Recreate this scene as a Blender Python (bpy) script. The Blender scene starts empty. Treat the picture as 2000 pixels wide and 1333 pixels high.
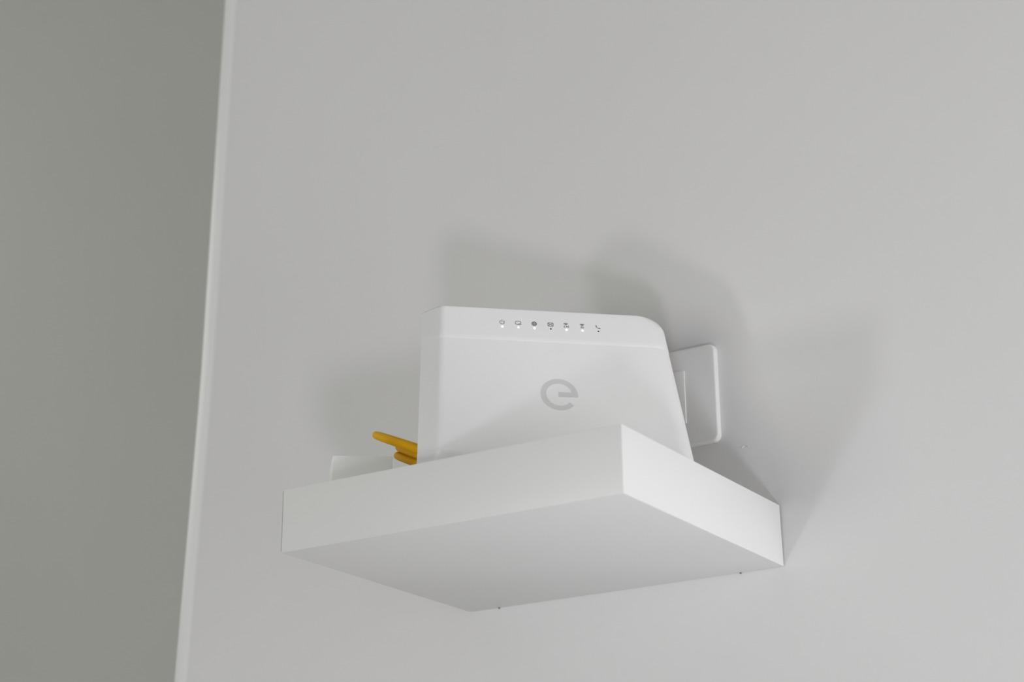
import bpy, bmesh, math, random
from mathutils import Vector, Matrix

# ------------------------------------------------------------------ camera, world, lights, exposure
S = bpy.context.scene
C = S.collection
Z0 = 1.95                                   # height of the shelf's underside above the floor

cam = bpy.data.cameras.new('camera')
cam.sensor_width = 36.0
cam.lens = 36.0 * 3653.7 / 2000.0
cam.clip_start = 0.05
cam.dof.use_dof = True
cam.dof.focus_distance = 1.50
cam.dof.aperture_fstop = 5.6
cam_o = bpy.data.objects.new('camera', cam)
C.objects.link(cam_o)
cam_o.location = (0.89732, -1.34348, Z0 - 0.34637)
cam_o.rotation_euler = (1.92595666, 0.00847693, 0.56788325)
S.camera = cam_o

w = bpy.data.worlds.new('world')
S.world = w
w.use_nodes = True
bg = w.node_tree.nodes['Background']
bg.inputs['Color'].default_value = (1.0, 1.0, 0.965, 1)
bg.inputs['Strength'].default_value = 0.01


def area(name, loc, target, sx, sy, power, col):
    l = bpy.data.lights.new(name, 'AREA')
    l.shape = 'RECTANGLE'
    l.size, l.size_y = sx, sy
    l.energy = power
    l.color = col
    o = bpy.data.objects.new(name, l)
    C.objects.link(o)
    o.location = loc
    o.rotation_euler = (Vector(target) - Vector(loc)).to_track_quat('-Z', 'Y').to_euler()
    return o


SH = (0.15, -0.13, Z0 + 0.10)
# daylight through the low windows opposite and the side window, plus unseen lamps
area('front_window_light', (-0.55, -4.40, 1.15), SH, 2.0, 1.5, 44.5, (0.985, 1.0, 0.905))
area('low_left_light', (-0.825, -3.34, Z0 - 1.68), SH, 0.34, 0.34, 16.5, (0.92, 0.90, 1.0))  # unseen lamp standing in for a sun patch on the floor
area('low_right_light', (1.487, -2.467, Z0 - 1.6875), SH, 0.30, 0.30, 16.5, (0.92, 0.90, 1.0))  # the same for a second floor sun patch, on the right
area('side_window_light', (1.75, -0.31, Z0 - 0.32), SH, 0.40, 1.4, 14.7, (0.985, 0.98, 1.0))
area('hall_fill_light', (-2.40, 0.33, Z0 + 1.05), (-0.33, 0.03, Z0 + 0.2), 0.4, 0.9, 4.5, (0.99, 1.0, 0.93))  # added lamp, no window known here; brightens the wall corner

S.view_settings.view_transform = 'Standard'
S.view_settings.look = 'None'
S.view_settings.exposure = -0.07
S.view_settings.gamma = 1.0
S.view_settings.use_curve_mapping = False


# ------------------------------------------------------------------ helpers
def mat(name, col, rough=0.5, spec=0.5, noise=0.0, scale=60.0, bump=0.0, bscale=300.0, emit=None, estr=0.0):
    m = bpy.data.materials.new(name)
    m.use_nodes = True
    nt = m.node_tree
    b = nt.nodes['Principled BSDF']
    b.inputs['Base Color'].default_value = (*col, 1)
    b.inputs['Roughness'].default_value = rough
    b.inputs['Specular IOR Level'].default_value = spec
    tc = nt.nodes.new('ShaderNodeTexCoord')
    if noise:
        n = nt.nodes.new('ShaderNodeTexNoise')
        n.inputs['Scale'].default_value = scale
        n.inputs['Detail'].default_value = 3
        nt.links.new(tc.outputs['Object'], n.inputs['Vector'])
        r = nt.nodes.new('ShaderNodeValToRGB')
        r.color_ramp.elements[0].position = 0.3
        r.color_ramp.elements[1].position = 0.7
        r.color_ramp.elements[0].color = (*[c * (1 - noise) for c in col], 1)
        r.color_ramp.elements[1].color = (*[min(1, c * (1 + noise)) for c in col], 1)
        nt.links.new(n.outputs['Fac'], r.inputs['Fac'])
        nt.links.new(r.outputs['Color'], b.inputs['Base Color'])
    if bump:
        n2 = nt.nodes.new('ShaderNodeTexNoise')
        n2.inputs['Scale'].default_value = bscale
        n2.inputs['Detail'].default_value = 4
        nt.links.new(tc.outputs['Object'], n2.inputs['Vector'])
        bp = nt.nodes.new('ShaderNodeBump')
        bp.inputs['Strength'].default_value = bump
        bp.inputs['Distance'].default_value = 0.001
        nt.links.new(n2.outputs['Fac'], bp.inputs['Height'])
        nt.links.new(bp.outputs['Normal'], b.inputs['Normal'])
    if emit:
        b.inputs['Emission Color'].default_value = (*emit, 1)
        b.inputs['Emission Strength'].default_value = estr
    return m


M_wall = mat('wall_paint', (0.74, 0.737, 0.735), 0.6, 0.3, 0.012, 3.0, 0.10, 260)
M_bead = mat('bead_highlight', (0.90, 0.90, 0.90), 0.45, 0.4, 0.01, 6.0, 0.05, 200)  # light on the corner put into its colour, paler than the wall
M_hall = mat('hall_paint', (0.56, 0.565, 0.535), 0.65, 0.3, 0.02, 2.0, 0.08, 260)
M_floor = mat('floor_stone', (0.28, 0.27, 0.25), 0.4, 0.5, 0.05, 8.0)
M_ceil = mat('ceiling_paint', (0.80, 0.80, 0.79), 0.7, 0.3, 0.01, 4.0)
M_shelf = mat('shelf_foil', (0.805, 0.808, 0.795), 0.38, 0.4, 0.008, 12.0, 0.02, 500)
M_seam = mat('edge_seam', (0.42, 0.42, 0.41), 0.6, 0.3, 0.05, 60)
M_dark = mat('dark_steel', (0.10, 0.10, 0.10), 0.5, 0.5, 0.1, 60)
M_shell = mat('router_plastic', (0.812, 0.815, 0.818), 0.42, 0.45, 0.006, 30, 0.02, 900)
M_logo = mat('logo_print', (0.63, 0.63, 0.635), 0.5, 0.3, 0.01, 60)
M_print = mat('icon_print', (0.17, 0.17, 0.175), 0.6, 0.2, 0.05, 90)
M_hole = mat('unlit_lamp', (0.012, 0.012, 0.012), 0.4, 0.3, 0.1, 90)
M_lw = mat('lamp_white', (0.9, 0.9, 0.9), 0.4, 0.3, 0.01, 90, emit=(1, 1, 1), estr=1.3)
M_ly = mat('lamp_warm', (0.9, 0.9, 0.8), 0.4, 0.3, 0.01, 90, emit=(1.0, 1.0, 0.72), estr=1.2)
M_lg = mat('lamp_dim', (0.85, 0.86, 0.72), 0.4, 0.3, 0.01, 90, emit=(1.0, 1.0, 0.80), estr=0.55)
M_cable = mat('cable_jacket', (0.86, 0.45, 0.002), 0.6, 0.15, 0.04, 80)
M_plug = mat('plug_plastic', (0.70, 0.72, 0.72), 0.25, 0.5, 0.02, 80)
M_box = mat('white_plastic', (0.88, 0.88, 0.87), 0.45, 0.4, 0.008, 40)
M_plate = mat('plate_plastic', (0.80, 0.80, 0.79), 0.35, 0.45, 0.008, 40)


def link(name, verts, faces, m, parent=None, smooth=None, loc=None):
    me = bpy.data.meshes.new(name)
    me.from_pydata([tuple(v) for v in verts], [], [tuple(f) for f in faces])
    bm = bmesh.new()
    bm.from_mesh(me)
    bmesh.ops.recalc_face_normals(bm, faces=bm.faces[:])
    bm.to_mesh(me)
    bm.free()
    me.materials.append(m)
    if smooth is not None:
        me.shade_smooth()
        me.set_sharp_from_angle(angle=math.radians(smooth))
    o = bpy.data.objects.new(name, me)
    C.objects.link(o)
    if loc:
        o.location = loc
    if parent:
        o.parent = parent
    return o


def bevelled(name, verts, faces, m, width, parent=None, segs=2):
    me = bpy.data.meshes.new(name)
    bm = bmesh.new()
    vs = [bm.verts.new(v) for v in verts]
    for f in faces:
        bm.faces.new([vs[i] for i in f])
    bmesh.ops.recalc_face_normals(bm, faces=bm.faces[:])
    bmesh.ops.bevel(bm, geom=bm.edges[:], offset=width, segments=segs, affect='EDGES', profile=0.5)
    bm.to_mesh(me)
    bm.free()
    me.materials.append(m)
    me.shade_smooth()
    me.set_sharp_from_angle(angle=math.radians(40))
    o = bpy.data.objects.new(name, me)
    C.objects.link(o)
    if parent:
        o.parent = parent
    return o


BOXF = [(0, 1, 2, 3), (4, 7, 6, 5), (0, 4, 5, 1), (1, 5, 6, 2), (2, 6, 7, 3), (3, 7, 4, 0)]


def boxv(x0, x1, y0, y1, z0, z1):
    return [(x0, y0, z0), (x1, y0, z0), (x1, y1, z0), (x0, y1, z0),
            (x0, y0, z1), (x1, y0, z1), (x1, y1, z1), (x0, y1, z1)]


def loft(rings, cap=True):
    n = len(rings[0])
    v = [p for r in rings for p in r]
    f = []
    for i in range(len(rings) - 1):
        for j in range(n):
            k = (j + 1) % n
            f.append((i * n + j, i * n + k, (i + 1) * n + k, (i + 1) * n + j))
    if cap:
        f.append(tuple(range(n)))
        f.append(tuple((len(rings) - 1) * n + j for j in range(n)))
    return v, f


def tube(pts, r, n=12):
    """round tube along a polyline with parallel-transported rings"""
    P = [Vector(p) for p in pts]
    T = []
    for i in range(len(P)):
        a = P[max(0, i - 1)]
        b = P[min(len(P) - 1, i + 1)]
        T.append((b - a).normalized())
    nrm = T[0].orthogonal().normalized()
    rings = []
    for i, p in enumerate(P):
        nrm = (nrm - T[i] * nrm.dot(T[i])).normalized()
        b = T[i].cross(nrm)
        rings.append([p + r * (math.cos(2 * math.pi * k / n) * nrm + math.sin(2 * math.pi * k / n) * b) for k in range(n)])
    return loft(rings)


def struct(o):
    o['kind'] = 'structure'
    return o


def thing(name, label, cat, loc, rz=0.0):
    o = bpy.data.objects.new(name, None)
    o.empty_display_size = 0.05
    C.objects.link(o)
    o.location = loc
    o.rotation_euler = (0, 0, rz)
    o['label'] = label
    o['category'] = cat
    return o


# ------------------------------------------------------------------ the setting
# corner bead: the wall's rounded outer corner, a little out of plumb and wavy
def edge_x(z):                               # x of the visible edge, fitted on three heights
    h = z - Z0
    P = [(-0.9, -0.372), (-0.026, -0.3417), (0.28, -0.3279), (0.717, -0.3210), (1.3, -0.316)]
    if h <= P[0][0]:
        return P[0][1]
    for (a, xa), (b, xb) in zip(P, P[1:]):
        if h <= b:
            t = (h - a) / (b - a)
            return xa + (xb - xa) * t
    return P[-1][1]


CEIL = 3.6
RB = 0.042
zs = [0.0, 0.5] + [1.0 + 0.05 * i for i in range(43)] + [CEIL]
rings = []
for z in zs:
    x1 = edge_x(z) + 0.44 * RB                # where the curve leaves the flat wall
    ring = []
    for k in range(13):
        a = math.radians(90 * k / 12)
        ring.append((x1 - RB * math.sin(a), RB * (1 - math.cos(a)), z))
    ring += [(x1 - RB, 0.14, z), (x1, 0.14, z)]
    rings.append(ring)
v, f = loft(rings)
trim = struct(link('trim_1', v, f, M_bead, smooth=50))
at = trim.data.attributes.new('highlight_fade', 'FLOAT', 'POINT')   # painted highlight: the bead's lighter tone fades into the wall colour
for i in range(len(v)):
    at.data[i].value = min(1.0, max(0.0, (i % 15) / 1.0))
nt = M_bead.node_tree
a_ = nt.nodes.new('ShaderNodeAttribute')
a_.attribute_name = 'highlight_fade'
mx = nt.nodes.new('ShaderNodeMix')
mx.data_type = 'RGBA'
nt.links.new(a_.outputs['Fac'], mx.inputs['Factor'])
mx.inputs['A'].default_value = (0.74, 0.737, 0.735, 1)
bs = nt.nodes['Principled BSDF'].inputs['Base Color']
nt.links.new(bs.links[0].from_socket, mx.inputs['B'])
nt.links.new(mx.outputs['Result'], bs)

# flat wall carrying the shelf: its left border follows the bead
rings = [[(edge_x(z) + 0.44 * RB, 0, z), (2.6, 0, z), (2.6, 0.14, z), (edge_x(z) + 0.44 * RB, 0.14, z)] for z in zs]
v, f = loft(rings)
struct(link('wall_back', v, f, M_wall, smooth=30))

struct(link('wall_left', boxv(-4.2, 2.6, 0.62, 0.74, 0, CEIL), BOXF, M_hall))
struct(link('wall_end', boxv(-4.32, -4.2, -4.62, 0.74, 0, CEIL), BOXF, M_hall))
struct(link('floor', boxv(-4.2, 2.6, -4.5, 1.42, -0.10, 0), BOXF, M_floor))
struct(link('ceiling', boxv(-4.2, 2.6, -4.5, 1.42, CEIL, CEIL + 0.1), BOXF, M_ceil))



def portal(name, along_x, a0, a1, b0, b1, head):
    """wall with one wide glazed opening below head height: two piers and the lintel"""
    V, F = [], []
    for lo, hi, z0, z1 in ((a0, a0 + 0.4, 0, head), (a1 - 0.4, a1, 0, head), (a0, a1, head, CEIL)):
        n = len(V)
        V += boxv(lo, hi, b0, b1, z0, z1) if along_x else boxv(b0, b1, lo, hi, z0, z1)
        F += [tuple(i + n for i in q) for q in BOXF]
    return struct(link(name, V, F, M_wall))


portal('wall_front', True, -4.2, 2.6, -4.62, -4.5, 2.35)  # unseen walls, their lintels added to cut light from above
portal('wall_right', False, -4.5, 0.0, 2.6, 2.72, 2.35)

# ------------------------------------------------------------------ wall shelf
shelf = thing('wall_shelf', 'thick white floating shelf fixed to the wall, carrying the router', 'shelf', (0, 0, Z0))
W, D, H = 0.30, 0.26, 0.05
g = 0.0022                                   # the shelf sags a hair: gap at the top of its back edge
bv = [(0, -D, 0), (W, -D, 0), (W, -0.0004, 0), (0, -0.0004, 0), (0, -D, H), (W, -D, H), (W, -g, H), (0, -g, H)]
bevelled('board', bv, BOXF, M_shelf, 0.0007, shelf)
link('edge_seam', boxv(0.0003, 0.0009, -D - 0.00012, -D + 0.001, 0.001, H - 0.001), BOXF, M_seam, shelf)
for x in (0.031, 0.262):
    link('fixing_screw', [(x + 0.0007 * math.cos(a), -0.0010 + 0.0006 * math.sin(a), z)
                          for z in (-0.0008, 0.001) for a in [i * math.pi / 4 for i in range(8)]],
         [(i, (i + 1) % 8, 8 + (i + 1) % 8, 8 + i) for i in range(8)] + [tuple(range(8)), tuple(range(8, 16))], M_dark, shelf)

# ------------------------------------------------------------------ router
YAW, LEAN = 0.73348, 0.28117
SL, CL = math.sin(LEAN), math.cos(LEAN)
HT = 0.1533 * CL                              # height of the top edge above the shelf
VSEAM = 0.1218
router = thing('router', 'white wedge-shaped internet router with grey e emblem standing on the shelf', 'router',
               (0.20531, -0.17706, Z0 + H), YAW)
UL0, UL1 = -0.1108, -0.1025                   # left outline, foot and top
UR0, UR1 = 0.1068, 0.0930                     # right outline
RP, RE, DEP = 0.0155, 0.0125, 0.056


def chaikin(p, n):
    for _ in range(n):
        q = [p[0]]
        for (a, b), (c, d) in zip(p, p[1:]):
            q += [(.75 * a + .25 * c, .75 * b + .25 * d), (.25 * a + .75 * c, .25 * b + .75 * d)]
        p = q + [p[-1]]
    return p


FLANK = chaikin([(0.0, 0.0195), (0.0042, 0.0122), (0.0088, 0.0058), (0.0137, 0.0), (0.0205, 0.0)], 3)


def outline(h, grow=0.0, inset=0.0):
    """horizontal slice of the shell at height h"""
    t = h / HT
    ul = UL0 + (UL1 - UL0) * t - grow + inset
    ur = UR0 + (UR1 - UR0) * t + grow - inset
    k = h - (HT - RE)
    if k > 0:                                  # big rounding of the top right corner
        ur -= RE - math.sqrt(max(0, RE * RE - k * k))
    yf = h * math.tan(LEAN) - grow + inset
    yb = DEP + 0.24 * h + grow - inset
    pts = []
    rb = 0.006
    for x, y in FLANK:                         # the left flank folds back with a soft crease
        pts.append((ul + x, yf + y, h))
    for i in range(13):                        # front right
        a = math.radians(270 + 90 * i / 12)
        pts.append((ur - RP + RP * math.cos(a), yf + RP + RP * math.sin(a), h))
    for i in range(5):
        a = math.radians(0 + 90 * i / 4)
        pts.append((ur - rb + rb * math.cos(a), yb - rb + rb * math.sin(a), h))
    for i in range(5):
        a = math.radians(90 + 90 * i / 4)
        pts.append((ul + 0.005 + rb + rb * math.cos(a), yb - rb + rb * math.sin(a), h))
    return pts


hs = VSEAM * CL
rings = []
for h, ins in ((0.0, 0.015), (0.004, 0.0118), (0.008, 0.0080), (0.011, 0.0048), (0.0135, 0.0020), (0.0152, 0.0006), (0.0165, 0.0001), (0.018, 0.0)):
    ring = outline(h)                          # the front is undercut at the foot, less so towards the back of the flank
    nf = len(FLANK)
    for k in range(nf + 13):
        wgt = 1.0 if k >= nf else 0.25 + 0.75 * k / (nf - 1)
        if k >= nf:
            wgt = 1.0 - 0.8 * (k - nf) / 12
        x, y, z = ring[k]
        ring[k] = (x, y + ins * wgt, z)
    rings.append(ring)
for i in range(1, 13):
    rings.append(outline(0.018 + (hs - 0.018) * i / 12))
v, f = loft(rings)
link('shell', v, f, M_shell, router, smooth=35)
GR = 0.00018
rings = [outline(hs + 0.0001, grow=-0.0004), outline(hs, grow=0.0), outline(hs + 0.0004, grow=GR)]
rings = rings[1:]
for i in range(1, 5):
    rings.append(outline(hs + 0.0005 + (HT - RE - hs - 0.0005) * i / 4, grow=GR))
for i in range(1, 13):
    a = math.radians(86 * i / 12)
    rings.append(outline(HT - RE + RE * math.sin(a) - 0.0007 * (i == 12), grow=GR))
rings.append(outline(HT, grow=GR, inset=0.0008))
v, f = loft(rings)
link('top_panel', v, f, M_shell, router, smooth=35)


def onface(u, vv, off):
    return (u, vv * SL - off * CL, vv * CL + off * SL)


def face_prism(name, polys, m, off0, off1, label=None):
    """flat print on the front: list of polygons in face coordinates, given a hair of thickness"""
    V, F = [], []
    for p in polys:
        b = len(V)
        n = len(p)
        V += [onface(a, c, off0) for a, c in p] + [onface(a, c, off1) for a, c in p]
        F.append(tuple(range(b + n, b + 2 * n)))
        F.append(tuple(range(b + n - 1, b - 1, -1)))
        for i in range(n):
            k = (i + 1) % n
            F.append((b + i, b + k, b + n + k, b + n + i))
    o = link(name, V, F, m, router)
    if label:
        o['label'] = label
    return o


def strokes(path, wd):
    """quads along a polyline"""
    out = []
    for (a, b), (c, d) in zip(path, path[1:]):
        L = math.hypot(c - a, d - b)
        if L < 1e-9:
            continue
        ex, ey = (c - a) / L, (d - b) / L
        nx, ny = -ey * wd / 2, ex * wd / 2
        e = wd * 0.25
        a2, b2, c2, d2 = a - ex * e, b - ey * e, c + ex * e, d + ey * e
        out.append([(a2 - nx, b2 - ny), (c2 - nx, d2 - ny), (c2 + nx, d2 + ny), (a2 + nx, b2 + ny)])
    return out


def arc(cx, cy, rx, ry, a0, a1, n=16):
    return [(cx + rx * math.cos(math.radians(a0 + (a1 - a0) * i / n)), cy + ry * math.sin(math.radians(a0 + (a1 - a0) * i / n)))
            for i in range(n + 1)]


# emblem: a round letter e whose bar stops at the middle
R1, R0, VL = 0.01475, 0.01040, 0.0717
polys = []
A0, A1 = -8.0, 318.0
N = 60
for i in range(N):
    a, b = [math.radians(A0 + (A1 - A0) * (i + k) / N) for k in (0, 1)]
    polys.append([(R0 * math.cos(a), VL + R0 * math.sin(a)), (R1 * math.cos(a), VL + R1 * math.sin(a)),
                  (R1 * math.cos(b), VL + R1 * math.sin(b)), (R0 * math.cos(b), VL + R0 * math.sin(b))])
ai = math.asin(0.0021 / R0)
ao = math.radians(-A0)
polys.append([(R0 * math.cos(ai), VL - 0.0021), (R1 * math.cos(ao), VL - R1 * math.sin(ao)), (R0 * math.cos(ao), VL - R0 * math.sin(ao))])
polys.append([(-0.0006, VL - 0.0021), (R0 * math.cos(ai), VL - 0.0021), (R0 * math.cos(ao), VL - R0 * math.sin(ao)), (R0, VL),
              (R0 * math.cos(math.radians(7)), VL + R0 * math.sin(math.radians(7))),
              (math.sqrt(R0 * R0 - 0.0024 ** 2), VL + 0.0024), (-0.0006, VL + 0.0024)])
face_prism('emblem', polys, M_logo, -0.0003, 0.00012, 'grey round letter e printed on the white front')

# status lights and printed symbols
US = [-0.0416, -0.0287, -0.0157, -0.0025, 0.0102, 0.0232, 0.0362]
VLED, VIC = 0.1350, 0.1394
kinds = [(M_lw, 'lit white'), (M_lg, 'dim yellowish'), (M_lw, 'lit white'), (M_hole, 'unlit black'), (M_ly, 'lit pale yellow'),
         (M_ly, 'lit pale yellow'), (M_hole, 'unlit black')]
o0, o1 = GR - 0.0004, GR + 0.00025
for u, (m, lab) in zip(US, kinds):
    r = 0.0006 if m is M_hole else 0.00085
    face_prism('status_light', [[(u + r * math.cos(i * math.pi / 8), VLED + r * math.sin(i * math.pi / 8)) for i in range(16)]],
               m, o0, o1, lab + ' status light')

wd = 0.00038
ic = []
u = US[0]
ic.append(('power_symbol', strokes(arc(u, VIC, 0.0018, 0.0018, 125, 415, 20), wd) + strokes([(u, VIC + 0.0003), (u, VIC + 0.0024)], wd)))
u = US[1]
ic.append(('loop_symbol', strokes(arc(u - 0.0011, VIC, 0.0011, 0.0016, 90, 270, 10) + arc(u + 0.0012, VIC + 0.0004, 0.0011, 0.0012, -60, 90, 10)
                                  + [(u - 0.0011, VIC + 0.0016)], wd) + strokes([(u - 0.0011, VIC - 0.0016), (u + 0.0022, VIC - 0.0016), (u + 0.0018, VIC - 0.0006)], wd)))
u = US[2]
ic.append(('globe_symbol', strokes(arc(u, VIC, 0.0019, 0.0019, 0, 360, 20), wd * 1.3) + strokes(arc(u, VIC, 0.0008, 0.0019, 0, 360, 16), wd)
           + strokes([(u - 0.0019, VIC), (u + 0.0019, VIC)], wd) + strokes([(u - 0.0016, VIC + 0.0009), (u + 0.0016, VIC + 0.0009)], wd * .8)
           + strokes([(u - 0.0016, VIC - 0.0009), (u + 0.0016, VIC - 0.0009)], wd * .8)))
u = US[3]
rr = [(u - 0.0021, VIC - 0.0012), (u - 0.0021, VIC + 0.0012), (u - 0.0016, VIC + 0.0017), (u + 0.0016, VIC + 0.0017),
      (u + 0.0021, VIC + 0.0012), (u + 0.0021, VIC - 0.0012), (u + 0.0016, VIC - 0.0017), (u - 0.0016, VIC - 0.0017), (u - 0.0021, VIC - 0.0012)]
ic.append(('envelope_symbol', strokes(rr, wd * 1.2) + strokes([(u - 0.0019, VIC + 0.0014), (u, VIC - 0.0002), (u + 0.0019, VIC + 0.0014)], wd)
           + strokes([(u - 0.0018, VIC - 0.0014), (u - 0.0005, VIC)], wd) + strokes([(u + 0.0018, VIC - 0.0014), (u + 0.0005, VIC)], wd)))


def glyphs(text, u, vv, hgt):
    """tiny stroke lettering"""
    G = {'2': [[(0, .8), (.2, 1), (.5, 1), (.6, .75), (0, 0), (.65, 0)]], '.': [[(0, 0), (.12, 0)]],
         '4': [[(.45, 0), (.45, 1), (0, .35), (.65, .35)]], '5': [[(.6, 1), (.1, 1), (.05, .55), (.45, .6), (.6, .3), (.4, 0), (0, .05)]],
         'G': [[(.65, .85), (.4, 1), (.1, .8), (0, .5), (.1, .15), (.4, 0), (.65, .15), (.65, .5), (.4, .5)]]}
    adv = {'.': .3}
    wtot = sum(adv.get(c, .9) for c in text) - .25
    x = u - wtot * hgt / 2
    out = []
    for c in text:
        for st in G[c]:
            out += strokes([(x + a * hgt, vv + b * hgt) for a, b in st], wd * .75)
        x += adv.get(c, .9) * hgt
    return out


def fan(u, vb, s):
    out = []
    for k, r in enumerate((0.0009, 0.0017, 0.0025)):
        out += strokes(arc(u, vb, r * s, r * s * .8, 42, 138, 8), wd)
    out += strokes(arc(u, vb + .0002, .0002, .0002, 0, 360, 6), wd * .6)
    return out


u = US[4]
ic.append(('wireless_symbol', fan(u - .0002, VIC + 0.0002, 0.95) + glyphs('2.4G', u, VIC - 0.0020, 0.0015)))
u = US[5]
ic.append(('wireless_symbol', fan(u, VIC + 0.0002, 0.95) + glyphs('5G', u, VIC - 0.0020, 0.0015)))
u = US[6]
ic.append(('telephone_symbol', strokes([(u - 0.0016, VIC + 0.0014), (u - 0.0013, VIC - 0.0002)], wd * 2.2)
           + strokes([(u - 0.0012, VIC - 0.0001), (u - 0.0002, VIC - 0.0012), (u + 0.0004, VIC - 0.0013)], wd)
           + strokes([(u + 0.0003, VIC - 0.0013), (u + 0.0016, VIC - 0.0014)], wd * 2.0)))
for nm, ps in ic:
    face_prism(nm, ps, M_print, o0, GR + 0.0001, 'dark printed symbol above a status light')

# ------------------------------------------------------------------ wedge box on the left of the shelf
ang = math.radians(37.5)
bx = thing('adaptor_box', 'small white wedge-shaped box at the left end of the shelf', 'box', (0.0204, -0.2250, Z0 + H), ang)
L, HB = 0.047, 0.0332
fl = 0.0003
pv = [(0.000, 0, 0), (L, 0, 0), (L, 0.021, 0), (-0.0075, 0.021, 0),
      (0, fl, HB), (L, fl, HB), (L, fl + 0.003, HB), (0, fl + 0.003, HB)]
bevelled('body', pv, BOXF, M_box, 0.0005, bx)

# ------------------------------------------------------------------ yellow network cable coiled behind the router
E1 = Vector((-0.934, 0.0, 0.42))                        # towards the loops' left ends
E2 = Vector((-0.557, 0.776, 0.295 + 0.030))              # towards the wall
LOOPS = [((0.0553, -0.150, 0.1000), 0.0520, 0.033), ((0.0740, -0.151, 0.0875), 0.0458, 0.031), ((0.0741, -0.149, 0.0800), 0.0490, 0.030)]
P = []
for c, r1, r2 in LOOPS:
    for i in range(40):
        a = math.radians(-180 + 9 * i)
        P.append(Vector(c) + E1 * r1 * math.cos(a) + E2 * r2 * math.sin(a) + Vector((0, 0, Z0)))
for it in range(30):                                     # blend one loop into the next
    Q = P[:]
    for i in range(1, len(P) - 1):
        if i % 40 > 32 or i % 40 < 7:
            Q[i] = (P[i - 1] + 2 * P[i] + P[i + 1]) / 4
    P = Q
P += [Vector((x, y, z + Z0)) for x, y, z in ((0.124, -0.1380, 0.0605),)]   # its loose end
cab = thing('network_cable', 'yellow network cable coiled behind the left side of the router', 'cable', (0.05, -0.15, Z0 + 0.1))
off = Vector(cab.location)
v, f = tube([p - off for p in P], 0.0033, 12)
link('cord', v, f, M_cable, cab, smooth=60)

# ------------------------------------------------------------------ data outlet on the wall
pl = thing('wall_outlet', 'white square data outlet plate on the wall behind the router', 'outlet', (0.2077, 0, Z0 + 0.1552))


def rrect(hw, hh, r, y, n=6):
    out = []
    for cx, cz, a0 in ((hw - r, hh - r, 0), (-hw + r, hh - r, 90), (-hw + r, -hh + r, 180), (hw - r, -hh + r, 270)):
        for i in range(n + 1):
            a = math.radians(a0 + 90 * i / n)
            out.append((cx + r * math.cos(a), y, cz + r * math.sin(a)))
    return out


T = 0.0056
rings = [rrect(0.043, 0.043, 0.006, 0.0), rrect(0.043, 0.043, 0.006, -T + 0.0018)]
for i in range(1, 6):
    a = math.radians(90 * i / 5)
    k = 0.0018 * (1 - math.cos(a))
    rings.append(rrect(0.043 - k, 0.043 - k, 0.006 - k * .6, -T + 0.0018 - 0.0018 * math.sin(a)))
v, f = loft(rings)
link('plate', v, f, M_plate, pl, smooth=30)
v = boxv(-0.0125, 0.0142, -T - 0.0011, -T + 0.003, -0.0232, 0.0232)
bevelled('module', v, BOXF, M_plate, 0.0002, pl)

# small ridge of dried paint on the wall, right of the outlet
wall = bpy.data.objects['wall_back']
v, f = tube([(0.2687 + 0.0060 * t, -0.0002, Z0 + 0.1038 + 0.0016 * math.sin(3.0 * t)) for t in [i / 8 for i in range(9)]], 0.0004, 6)
link('paint_ridge', v, f, M_wall, wall, smooth=60)
